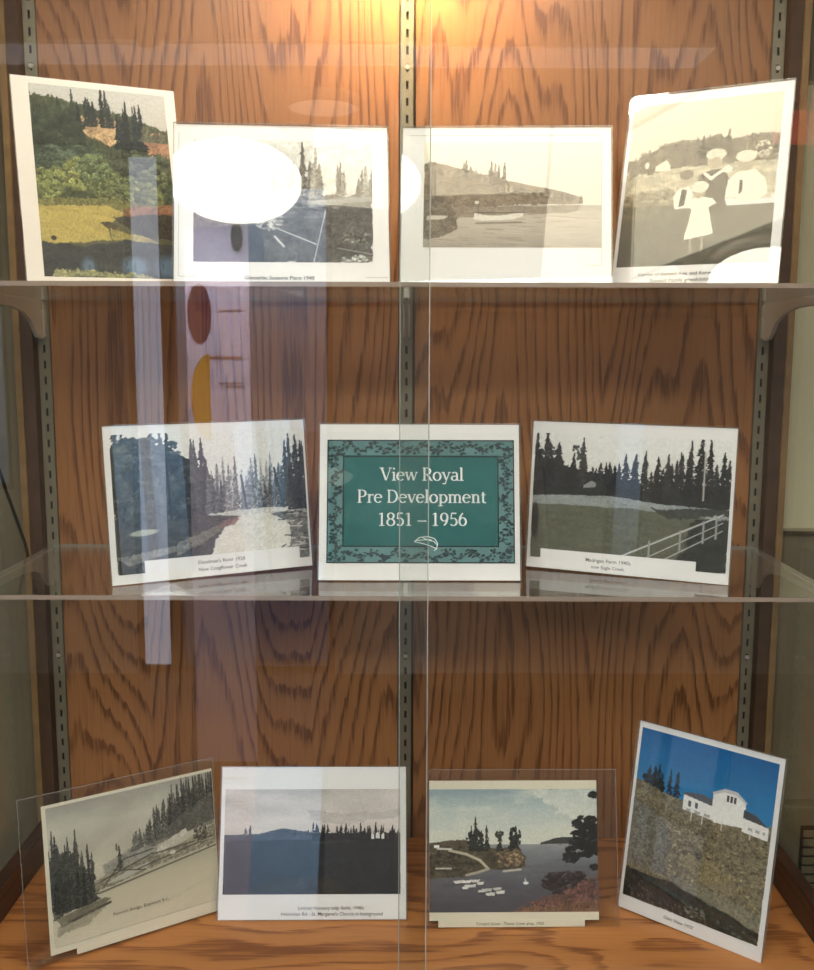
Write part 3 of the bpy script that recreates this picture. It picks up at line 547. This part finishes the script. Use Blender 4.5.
def pic_house():
    p = Pic(240, 310); p.grad([(0, (20, 96, 156)), (1, (48, 142, 190))], 0, .5); p.texall(.05, 5, 4)
    p.conifers(.06, .2, .36, .16, .05, (36, 44, 50), 5); p.conifers(.25, .34, .36, .14, .04, (30, 38, 46), 3); p.bush(.12, .31, .09, .05, (40, 48, 50), 30)
    p.poly([(0, .30), (.2, .34), (.36, .35), (.6, .37), (.95, .39), (1, .34), (1, 1), (0, 1)], (124, 114, 90), .012, .28, (34, 40)); p.bush(.97, .42, .04, .05, (96, 90, 66), 20)
    W, Gy, Rf = (238, 236, 230), (196, 196, 196), (92, 92, 94)
    p.poly([(.37, .30), (.50, .285), (.60, .30), (.60, .345), (.37, .335)], Rf); p.poly([(.37, .315), (.60, .335), (.60, .41), (.37, .40)], W)
    p.poly([(.58, .25), (.64, .225), (.76, .23), (.81, .265), (.81, .40), (.60, .42), (.58, .36)], W, .002); p.poly([(.57, .255), (.66, .215), (.74, .215), (.82, .262), (.8, .266), (.73, .235), (.66, .235), (.585, .265)], Gy)
    for u in (.675, .70, .725): p.poly([(u, .25), (u+.016, .25), (u+.016, .285), (u, .285)], (60, 64, 70))
    p.poly([(.80, .30), (.88, .31), (.98, .36), (.80, .35)], (70, 70, 74)); p.poly([(.80, .345), (.98, .36), (.98, .43), (.80, .42)], W)
    for u in (.41, .46): p.poly([(u, .34), (u+.02, .342), (u+.02, .375), (u, .372)], (92, 92, 92))
    for u, w in ((.40, .03), (.46, .04), (.53, .04), (.84, .03), (.89, .03), (.94, .02)): p.poly([(u, .385), (u+w, .388), (u+w, .405), (u, .402)], (170, 168, 162))
    for u in (.44, .52, .66, .86): p.line((u, .40), (u, .45), .008, (220, 216, 208))
    for i in range(160): p.bush(rng.random(), .46+.36*rng.random(), .02, .012, np.array((128, 120, 92))*(.6+.7*rng.random()), 3, .2, .5, .6)
    p.poly([(0, .42), (.1, .44), (.3, .5), (.3, .8), (0, .8)], (110, 112, 112), .03, .25, (30, 30), .5); p.poly([(.4, .66), (.62, .63), (.8, .72), (.6, .76), (.4, .72)], (150, 136, 98), .03, .2, a=.6)
    p.poly([(0, .83), (.3, .83), (.6, .86), (1, .93), (1, 1), (0, 1)], (44, 46, 40), .012, .4, (30, 30)); p.poly([(.3, .80), (.6, .79), (1, .84), (1, .92), (.6, .87)], (132, 130, 112), .02, .2, a=.7)
    for i in range(60): u = rng.random(); p.ell(u, .86+.1*u+.12*rng.random(), .012, .005, (120, 118, 108), .6, 0, rng.random())
    p.bush(.55, .95, .08, .03, (96, 98, 88), 20); p.grain(.05); return p

def picture(name, pic, parent, x0, x1, z0, z1, y):
    w, h = pic.w, pic.h
    gx, gz = np.meshgrid(np.linspace(x0, x1, w), np.linspace(z1, z0, h))
    co = np.stack([gx, np.full_like(gx, y), gz], -1).reshape(-1, 3)
    i = np.arange(w*h).reshape(h, w)
    q = np.stack([i[1:, :-1], i[1:, 1:], i[:-1, 1:], i[:-1, :-1]], -1).reshape(-1, 4)
    me = bpy.data.meshes.new(name); me.vertices.add(len(co)); me.vertices.foreach_set('co', co.ravel())
    me.loops.add(q.size); me.loops.foreach_set('vertex_index', q.ravel().astype(np.int32))
    me.polygons.add(len(q)); me.polygons.foreach_set('loop_start', np.arange(0, q.size, 4, dtype=np.int32))
    me.update(calc_edges=True)
    at_ = me.color_attributes.new('print', 'FLOAT_COLOR', 'POINT')
    c = np.ones((w*h, 4), np.float32); c[:, :3] = pic.linear().reshape(-1, 3); at_.data.foreach_set('color', c.ravel())
    me.materials.append(M['photo']); o = bpy.data.objects.new(name, me); C.objects.link(o); o.parent = parent; return o
_dg = [None]
def caption(name, lines, parent, m, y):
    """lines: (text, centre x, centre z, width); flat lettering facing the viewer"""
    bm = bmesh.new()
    for s, cx, cz, w in lines:
        cu = bpy.data.curves.new('t', 'FONT'); cu.body = s; cu.resolution_u = 2; cu.offset = .008; ob = bpy.data.objects.new('t', cu); C.objects.link(ob)
        me = bpy.data.meshes.new_from_object(ob.evaluated_get(bpy.context.evaluated_depsgraph_get()))
        xs = [v.co.x for v in me.vertices]; k = w/(max(xs)-min(xs)); mx = (max(xs)+min(xs))/2
        for v in me.vertices: v.co = ((v.co.x-mx)*k+cx, y, (v.co.y-.33)*k+cz)
        bm.from_mesh(me); bpy.data.objects.remove(ob); bpy.data.curves.remove(cu); bpy.data.meshes.remove(me)
    return mesh_obj(name, bm, m, parent)

# ---- serif lettering for the title card: strokes of unequal weight with slab serifs
TK, TN, SB = .125, .062, .06
def arc(cx, cy, rx, ry, a0, a1, n=18): return [(cx+rx*math.cos(math.radians(a0+(a1-a0)*i/n)), cy+ry*math.sin(math.radians(a0+(a1-a0)*i/n))) for i in range(n+1)]
def sf(x, y, w=.30): return ([(x-w/2, y), (x+w/2, y)], SB, SB)
def ring_(cx, cy, rx, ry): return [('o', cx, cy, rx, ry)]
GL = {
 'V': (.76, [([(.09, .98), (.39, .02)], TK, TK), ([(.67, .98), (.39, .02)], TN, TN), sf(.10, .975), sf(.67, .975, .24)]),
 'i': (.30, [([(.15, 0), (.15, .66)], TK, TK), sf(.15, .025), ([(.02, .635), (.15, .65)], SB, SB), ([(.15, .86), (.15, .99)], TK, TK)]),
 'e': (.57, [(arc(.29, .34, .225, .32, 8, 190, 16)+arc(.29, .34, .225, .32, 190, 318, 12), 'm'), ([(.07, .39), (.51, .39)], TN, TN)]),
 'w': (.86, [([(.09, .66), (.25, .02)], TK*.95, TK*.95), ([(.25, .02), (.43, .64)], TN, TN), ([(.43, .64), (.60, .02)], TK*.95, TK*.95), ([(.60, .02), (.78, .66)], TN, TN), sf(.09, .64, .22), sf(.43, .64, .18), sf(.78, .64, .18)]),
 'R': (.70, [([(.16, 0), (.16, 1)], TK, TK), sf(.16, .025), sf(.13, .975, .2), ([(.16, .97), (.34, .97)], TN, TN), (arc(.33, .73, .22, .24, 90, -90), 'm'), ([(.16, .49), (.34, .49)], TN, TN), ([(.34, .49), (.60, .03)], TK, TK), sf(.62, .025, .16)]),
 'o': (.60, [(arc(.30, .33, .23, .32, 0, 360, 32), 'm')]),
 'y': (.60, [([(.10, .66), (.31, .06)], TK, TK), ([(.51, .66), (.25, -.18)], TN, TN), (arc(.17, -.16, .09, .09, -10, -160, 8), 's'), sf(.10, .64, .22), sf(.51, .64, .2)]),
 'a': (.56, [(arc(.235, .185, .165, .17, 60, 330, 20), 'm'), ([(.42, 0.02), (.42, .46)], TK, TK), (arc(.26, .46, .16, .19, 0, 150, 14), 'm'), ([(.36, .36), (.24, .35)], TN, TN), ([(.42, .025), (.54, .025)], SB, SB)]),
 'l': (.30, [([(.15, 0), (.15, 1.02)], TK, TK), sf(.15, .025), ([(.03, .99), (.15, 1.0)], SB, SB)]),
 'P': (.64, [([(.16, 0), (.16, 1)], TK, TK), sf(.16, .025), sf(.13, .975, .2), ([(.16, .97), (.34, .97)], TN, TN), (arc(.33, .72, .23, .25, 90, -90), 'm'), ([(.16, .47), (.34, .47)], TN, TN)]),
 'r': (.46, [([(.16, 0), (.16, .66)], TK, TK), sf(.16, .025), ([(.03, .635), (.16, .65)], SB, SB), (arc(.34, .42, .17, .21, 175, 70, 10), 's'), ([(.38, .60), (.44, .58)], TK*.9, TK*.9)]),
 'D': (.78, [([(.16, 0), (.16, 1)], TK, TK), sf(.13, .025, .2), sf(.13, .975, .2), ([(.16, .97), (.34, .97)], TN, TN), (arc(.34, .50, .34, .47, 90, -90, 22), 'm'), ([(.16, .03), (.34, .03)], TN, TN)]),
 'v': (.58, [([(.09, .66), (.30, .02)], TK, TK), ([(.51, .66), (.30, .02)], TN, TN), sf(.09, .64, .22), sf(.51, .64, .18)]),
 'p': (.63, [([(.16, -.26), (.16, .66)], TK, TK), sf(.16, -.235), ([(.03, .635), (.16, .65)], SB, SB), (arc(.34, .33, .22, .31, 150, -150, 26), 'm')]),
 'm': (.96, [([(.16, 0), (.16, .66)], TK, TK), sf(.16, .025, .26), ([(.03, .635), (.16, .65)], SB, SB), (arc(.32, .46, .16, .18, 180, 0, 12), 's'), ([(.48, 0), (.48, .48)], TK, TK), sf(.48, .025, .24), (arc(.64, .46, .16, .18, 180, 0, 12), 's'), ([(.80, 0), (.80, .48)], TK, TK), sf(.80, .025, .26)]),
 'n': (.65, [([(.16, 0), (.16, .66)], TK, TK), sf(.16, .025, .26), ([(.03, .635), (.16, .65)], SB, SB), (arc(.325, .46, .165, .18, 180, 0, 12), 's'), ([(.49, 0), (.49, .48)], TK, TK), sf(.49, .025, .26)]),
 't': (.40, [([(.16, .12), (.16, .84)], TK, TK), (arc(.28, .14, .12, .12, 180, 310, 10), 's'), ([(.03, .63), (.36, .63)], SB, SB)]),
 '1': (.56, [([(.28, 0), (.28, .98)], TK, TK), sf(.28, .025, .36), ([(.10, .86), (.28, .96)], SB, SB)]),
 '8': (.60, [(arc(.30, .74, .19, .23, 0, 360, 26), 'm'), (arc(.30, .26, .23, .25, 0, 360, 28), 'm')]),
 '5': (.58, [([(.16, .95), (.48, .95)], TK*.8, TK*.8), ([(.16, .95), (.13, .52)], TN, TN), (arc(.28, .30, .22, .28, 125, -140, 24), 'm')]),
 '9': (.60, [(arc(.29, .66, .21, .30, 0, 360, 28), 'm'), (arc(.16, .66, .34, .66, 0, -72, 14), 'm')]),
 '6': (.60, [(arc(.31, .32, .21, .30, 0, 360, 28), 'm'), (arc(.44, .32, .34, .66, 180, 108, 14), 'm')]),
 '-': (.62, [([(.02, .36), (.60, .36)], TN*1.1, TN*1.1)]), ' ': (.28, []),
}
def ribbon(bm, pts, wf, T):
    L = []
    for i, p in enumerate(pts):
        a, b = pts[max(i-1, 0)], pts[min(i+1, len(pts)-1)]
        if i == len(pts)-1 and pts[0] == pts[-1] or (i in (0, len(pts)-1) and math.dist(pts[0], pts[-1]) < 1e-6): a, b = pts[-2], pts[1]
        d = (b[0]-a[0], b[1]-a[1]); n = math.hypot(*d) or 1; nx, ny = -d[1]/n, d[0]/n; w = wf(nx, ny)/2
        L.append((bm.verts.new(T(p[0]+nx*w, p[1]+ny*w)), bm.verts.new(T(p[0]-nx*w, p[1]-ny*w))))
    for a, b in zip(L, L[1:]): bm.faces.new([a[0], a[1], b[1], b[0]])
def serif_line(bm, s, cx, zb, capw, width, y):
    tot = sum(GL[c][0] for c in s); k = width/tot; x = cx-width/2
    for c in s:
        adv, st_ = GL[c]; T = lambda u, v, x=x: (x+u*k, y, zb+v*k*.86)
        for q in st_:
            if q[1] == 'm': ribbon(bm, q[0], lambda nx, ny: TN+(TK-TN)*abs(nx)**1.5, T)
            elif q[1] == 's': ribbon(bm, q[0], lambda nx, ny: TN*1.2+(TK-TN*1.2)*abs(nx)**1.5, T)
            else: ribbon(bm, q[0], lambda nx, ny, w=q[1]: w, T)
        x += adv*k
def title_lettering(parent, W, H, y):
    P = lambda u, v: ((u-.5)*W, (1-v)*H)
    for s, u, v, w in (('View Royal', .512, .365, .418), ('Pre Development', .512, .508, .648), ('1851 - 1956', .514, .655, .447)):
        bm = bmesh.new(); x, z = P(u, v); serif_line(bm, s, x, z+.0003, 0, w*W, y); mesh_obj('title_line', bm, M['ink2'], parent)
    bm = bmesh.new(); T = lambda u, v: (*[P(u, v)[0]], y, P(u, v)[1]); w = lambda nx, ny: .0045
    for pts in ([(.475, .755), (.50, .728), (.54, .722), (.575, .735), (.59, .765), (.585, .80), (.572, .812)], [(.475, .755), (.52, .768), (.56, .785), (.585, .80)], [(.482, .748), (.53, .742), (.57, .752), (.588, .775)], [(.515, .728), (.53, .738), (.56, .745)]):
        ribbon(bm, pts, w, T)
    mesh_obj('swash_emblem', bm, M['ink2'], parent)

# ------------------------------------------------------------------ holders and prints
#        x, y, z, yaw, tilt, roll, w, h   (bottom centre of the print on its shelf)
FIT = {
 1: (-.3859, -.2592, .0934, 25.71, 13.36, .87, .2120, .2758), 2: (-.1562, -.2865, .0906, 4.79, 14.03, .21, .2792, .2155),
 3: (.1343, -.2770, .0934, -2.64, 13.44, -.27, .2757, .2123), 4: (0.3783, -0.2748, 0.0935, -26.96, 17.29, 0.04, 0.2130, 0.2748),
 5: (-.2611, -.2369, -.3085, 25.50, 7.68, .46, .2846, .2145), 6: (.0240, -.2628, -.3090, .41, 13.70, -.02, .2787, .2178),
 7: (.3132, -.2285, -.3088, -22.16, 5.51, -.47, .2830, .2132), 8: (-.1310, -.2477, -.8225, .37, 18.20, .21, .2762, .2161),
 9: (-.3777, -.2709, -.8232, 32.73, 8.38, -.60, .2467, .2062), 10: (.1662, -.2463, -.8234, 1.26, 14.23, -.19, .2499, .1997),
 11: (.4096, -.2774, -.8228, -38.44, 9.53, -.86, .2130, .2817)}
TOP = {1: Z1, 2: Z1, 3: Z1, 4: Z1, 5: Z2, 6: Z2, 7: Z2, 8: Z3, 9: Z3, 10: Z3, 11: Z3}
camp = Vector((.0063, -1.566, 0))
for k, s in ((9, .9865), (10, .9890)):           # the strip under these prints rests on the board
    f = FIT[k]; p = camp+(Vector(f[:3])-camp)*s; FIT[k] = (*p, *f[3:6], f[6]*s, f[7]*s)
def frame_of(k):
    x, y, z, yaw, tilt, roll, w, h = FIT[k]; r = math.radians
    return Matrix.Translation((x, y, z)) @ Matrix.Rotation(r(yaw), 4, 'Z') @ Matrix.Rotation(-r(tilt), 4, 'X') @ Matrix.Rotation(-r(roll), 4, 'Y')
def holder(k, label, margins=(.0012, .0012, .0012), front=True, foot=.07):
    ml, mr, mt = margins; x, y, z, yaw, tilt, roll, w, h = FIT[k]
    t = empty('sign_holder'); t.matrix_world = frame_of(k); tag(t, label, 'sign holder', 'clear acrylic sign holders')
    zb = -(z-TOP[k]-.0011); x0, x1, z1 = -w/2-ml, w/2+mr, h+mt
    if k in (9, 10): zb = -(z-TOP[k]-.0011)/math.cos(math.radians(tilt))
    if abs(roll) > .05: zb += abs(math.radians(roll))*(x1-x0)/2
    e = .0011
    if front:
        boxes('front_sheet', [(x0, x1, -.0032, -.0016, zb, z1)], M['acrylic'], t)
        boxes('front_sheet_rim', [(x0-.0006, x0, -.0032, -.0016, zb, z1), (x1, x1+.0006, -.0032, -.0016, zb, z1), (x0, x1, -.0032, -.0016, z1, z1+.0006)], M['acr_edge'], t)
    boxes('back_sheet', [(x0, x1, .0010, .0024, zb, z1)], M['acrylic'], t)
    # foot: flat strip on the shelf running back from the bottom bend
    c, s = math.cos(math.radians(tilt)), math.sin(math.radians(tilt)); bm = bmesh.new()
    R = lambda yy, zz: (yy*c+zz*s, -yy*s+zz*c)    # horizontal frame -> sheet frame (sheet leans back by tilt)
    a0 = Vector((.0026, zb)); pts = []
    for yy, zz in ((0, 0), (foot, 0), (foot, .0014), (0, .0014)):
        q = R(yy, zz); pts.append((a0.x+q[0], a0.y+q[1]))
    prism(bm, pts, 'x', x0+.02, x1-.02); mesh_obj('foot', bm, M['acrylic'], t)
    return t
def prnt(k, label, pic, rect, caps=(), strip=None, m='paper', picname='picture', lines=()):
    x, y, z, yaw, tilt, roll, w, h = FIT[k]
    t = empty('photograph_print'); t.matrix_world = frame_of(k); tag(t, label, 'photo print', 'photograph prints in the cabinet')
    boxes('paper_sheet', [(-w/2, w/2, -.0003, 0, 0, h)], M[m], t)
    u0, u1, v0, v1 = rect
    picture(picname, pic(), t, (u0-.5)*w, (u1-.5)*w, (1-v1)*h, (1-v0)*h, -.0005)
    if strip:
        a, b, c, d = strip; boxes('caption_strip', [((a-.5)*w, (b-.5)*w, -.0010, -.0007, (1-d)*h, (1-c)*h)], M[m], t)
    if caps: caption('caption', [(s, (u-.5)*w, (1-v)*h, ww*w) for s, u, v, ww in caps], t, M['ink'], -.0011)
    for (a, b), (c, d) in lines:
            bm = bmesh.new()
            p = ((a-.5)*w, (1-b)*h); q = ((c-.5)*w, (1-d)*h); e = .0004
            box(bm, min(p[0], q[0])-e, max(p[0], q[0])+e, -.00055, -.0004, min(p[1], q[1])-e, max(p[1], q[1])+e)
            mesh_obj('inner_sheet_line', bm, M['pale'], t)
    return t
holder(1, 'open acrylic holder propping the tall colour valley photograph, far left of upper shelf', front=False)
holder(2, 'acrylic holder around the grey clearing photograph that mirrors the round ceiling lamp')
holder(3, 'acrylic holder around the faded boat photograph, right of the centre standard on upper shelf')
holder(4, 'acrylic holder around the tall faded family photograph, far right of upper shelf')
holder(5, 'acrylic holder around the black and white river photograph on the lower glass shelf')
holder(6, 'acrylic holder around the green title card in the middle of the lower shelf')
holder(7, 'acrylic holder around the fenced field photograph at right of the lower glass shelf')
holder(8, 'acrylic holder around the dark tulip field photograph on the wooden base')
holder(9, 'acrylic holder larger than its sepia bridge picture, far left of the wooden base', (.030, .0012, .016))
holder(10, 'acrylic holder larger than its colour inlet picture, right of the door overlap on the base', (.0012, .028, .016))
holder(11, 'tall acrylic holder turned sharply left around the white house photograph', (.0012, .0025, .0012))
prnt(1, 'tall colour photograph of a wooded valley with a yellow field and pond', pic_valley, (.10, .935, .032, .976), m='matte')
prnt(2, 'grey photograph of a clearing with bare trees, captioned Susanne Place', pic_clearing, (.088, .925, .09, .865), [('Glenairlie, Susanne Place 1940', .485, .963, .325)], lines=[((.02, .05), (.02, .955)), ((.02, .955), (.105, .955)), ((.89, .957), (.99, .957))])
prnt(3, 'faded sepia photograph of a white rowing boat before a wooded point', pic_cove, (.105, .955, .095, .775), lines=[((.955, .10), (.955, .885)), ((.88, .885), (.955, .885)), ((.03, .05), (.955, .05))])
prnt(4, 'tall faded photograph of a group of children and a grown-up in a field', pic_family, (.022, .945, .05, .905), [('Corner of Stewart Ave. and Kenwood 1936', .455, .947, .575), ('Stewart Family grandchildren', .445, .980, .40)])
prnt(5, 'black and white photograph of a pale river between dark conifers', pic_river, (.028, .99, .055, .94), [('Deadman\'s River 1920', .53, .905, .235), ('Now Craigflower Creek', .535, .952, .245)], (.155, .935, .862, .998))
t = empty('title_card'); t.matrix_world = frame_of(6); tag(t, 'white card with a green panel, ivy border and white title lettering', 'sign card')
x, y, z, yaw, tilt, roll, w, h = FIT[6]
boxes('paper_sheet', [(-w/2, w/2, -.0003, 0, 0, h)], M['paper'], t)
picture('green_panel', pic_title(), t, (.040-.5)*w, (.972-.5)*w, (1-.888)*h, (1-.104)*h, -.0005)
def frame_line(u0, u1, v0, v1, e, nm):
    x0, x1, z0, z1 = (u0-.5)*w, (u1-.5)*w, (1-v1)*h, (1-v0)*h
    boxes(nm, [(x0-e, x1+e, -.0009, -.0006, z0-e, z0+e), (x0-e, x1+e, -.0009, -.0006, z1-e, z1+e), (x0-e, x0+e, -.0009, -.0006, z0, z1), (x1-e, x1+e, -.0009, -.0006, z0, z1)], M['line'], t)
frame_line(.040, .972, .104, .888, .0008, 'outer_border_line'); frame_line(.119, .893, .208, .785, .0009, 'inner_border_line')
title_lettering(t, w, h, -.0010)
prnt(7, 'black and white photograph of a field with a wire fence and dark trees', pic_farm, (.015, .985, .078, .93), [('Madrigan Farm 1940s', .42, .918, .225), ('now Eagle Creek', .42, .962, .165)], (.072, .845, .868, .988))
prnt(8, 'photograph of dark fields with a black treeline under a pale sky', pic_fields, (.020, .970, .148, .838), [('Lohmar Nursery tulip fields, 1940s', .60, .925, .35), ("Helmcken Rd - St. Margaret's Church in background", .605, .963, .54)])
prnt(9, 'sepia watercolour print of a bridge over a river below conifers', pic_bridge, (.022, .998, .02, .955), [("Parson's Bridge, Esquimalt B.C.", .52, .845, .33)], (.14, 1.0, .962, 1.040), 'cream', lines=[((.03, .958), (.995, .958))])
prnt(10, 'colour photograph of a small rocky inlet with moored white boats', pic_inlet, (.0, 1.0, .062, .942), [('Conard Cove - Thetis Cove area, 1950', .475, 1.022, .40)], (.052, .915, .995, 1.045), 'cream')
prnt(11, 'tall colour photograph of a white house on a hill under blue sky', pic_house, (.022, .968, .03, .928), [('Glen View 1907', .44, .962, .21)])

# ------------------------------------------------------------------ things beside the cabinet and across the room
t = tag(empty('notice_board', (.95, YB, -.1)), 'tall cream notice board on the wall right of the cabinet', 'notice board')
at(t, boxes('board_face', [(.630, 1.25, .012, YB, -.283, .42)], plain('board_cream', lin(226, 214, 178), .6)))
at(t, boxes('board_frame', [(.627, 1.255, .010, YB, -.288, -.283), (.627, 1.255, .010, YB, .42, .425), (.627, .630, .010, YB, -.288, .425), (1.25, 1.255, .010, YB, -.288, .425)], plain('board_edge', lin(170, 160, 128), .6)))
t = tag(empty('wall_heater', (.95, YB, ZF)), 'grey wall heater with a louvred grille right of the cabinet base', 'heater')
hm = plain('heater_enamel', lin(120, 110, 84), .5)
at(t, boxes('casing', [(.630, 1.3, -.0, YB, ZF, -.765)], hm, None, .004))
lv = []
for i in range(12): lv.append((.69, 1.27, -.006, .0, -.808-.0165*i-.0105, -.808-.0165*i))
at(t, boxes('grille', lv, plain('louvre_enamel', lin(124, 114, 88), .5)))
at(t, boxes('grille_recess', [(.685, 1.275, -.0015, -.0003, -1.02, -.80)], M['slot']))
bm = bmesh.new(); tube(bm, [(-.612, -.30, .06), (-.610, -.24, -.02), (-.607, -.16, -.12), (-.604, -.11, -.21), (-.600, -.06, -.30), (-.594, -.045, -.375), (-.592, -.036, -.392)], .0026)
tag(mesh_obj('power_cord', bm, M['slot'], None, True), 'thin black cord running down inside the left end of the cabinet', 'cord')

t = tag(empty('roll_up_banner', (-0.7577, -3.15, ZF)), 'pale lilac roll-up banner standing before the glass door', 'banner')
at(t, boxes('base', [(-0.9093, -0.606, -3.23, -3.07, ZF, ZF+.07)], M['metal'], None, .006))
at(t, boxes('fabric', [(-0.8863, -0.6299, -3.1519999999999997, -3.148, ZF+.07, 0.625)], plain('banner_fabric', lin(234, 226, 253), .8)))
def disc(nm, u, z, ru, rz, m, a0=0, a1=360, n=36):
    bm = bmesh.new(); prism(bm, arc(u, z, ru, rz, a0, a1, n)[:n if a1-a0 == 360 else n+1], 'y', -3.147, -3.144); return at(t, mesh_obj(nm, bm, m))
disc('purple_oval', -0.8312, 0.161, 0.048, 0.119, plain('banner_purple', lin(92, 42, 74), .7))
disc('gold_half_oval', -0.7944, -0.175, 0.078, 0.175, plain('banner_gold', lin(226, 170, 40), .7), 90, 270)
disc('dark_emblem', -0.675, 0.460, 0.024, 0.057, M['slot'])
at(t, boxes('banner_stripe', [(-.80, -.665, -3.147, -3.145, -.020, -.010)], plain('banner_red', lin(186, 130, 122), .7)))
for bz, bx in ((.17, -.75), (-.12, -.76), (-.135, -.73)): at(t, boxes('banner_stripe', [(bx, -.66, -3.147, -3.145, bz, bz+.007)], plain('banner_grey', lin(150, 138, 150), .7)))
t = tag(empty('added_fill_spotlight', (-.82, -2.42, ZC)), 'small dark spotlight added out of view to brighten the lilac banner', 'spotlight')  # added only to brighten the banner, kept out of view
bm = bmesh.new(); lathe(bm, [(.03, .07), (.034, .06), (.034, -.045), (.030, -.045), (.030, .03)], 0, 0)
sm = Matrix.Translation((-.82, -2.42, ZC-.085)) @ Vector((0, .73, 1.0)).to_track_quat('Z', 'Y').to_matrix().to_4x4(); bmesh.ops.transform(bm, matrix=sm, verts=bm.verts)
at(t, mesh_obj('housing', bm, M['dark_frame'], None, True)); at(t, boxes('stem', [(-.826, -.814, -2.426, -2.414, ZC-.06, ZC)], M['dark_frame']))
ld = bpy.data.lights.new('banner_fill_spot', 'SPOT'); ld.energy = 95; ld.spot_size = math.radians(50); ld.spot_blend = .8; ld.shadow_soft_size = .02; ld.color = (.96, .93, 1)
lo = bpy.data.objects.new('banner_fill_spot', ld); C.objects.link(lo); lo.matrix_world = sm; at(t, lo)
t = tag(empty('hanging_sign', (1.78, -3.6, ZC)), 'plain red sign box hanging from the ceiling', 'sign')
at(t, boxes('red_box', [(1.62, 1.95, -3.63, -3.57, .93, 1.06)], glow('sign_red_lit', (.9, .10, .07), 1.1)))
for hx in (1.70, 1.86): at(t, boxes('hanger', [(hx, hx+.012, -3.605, -3.595, 1.06, ZC)], M['metal']))
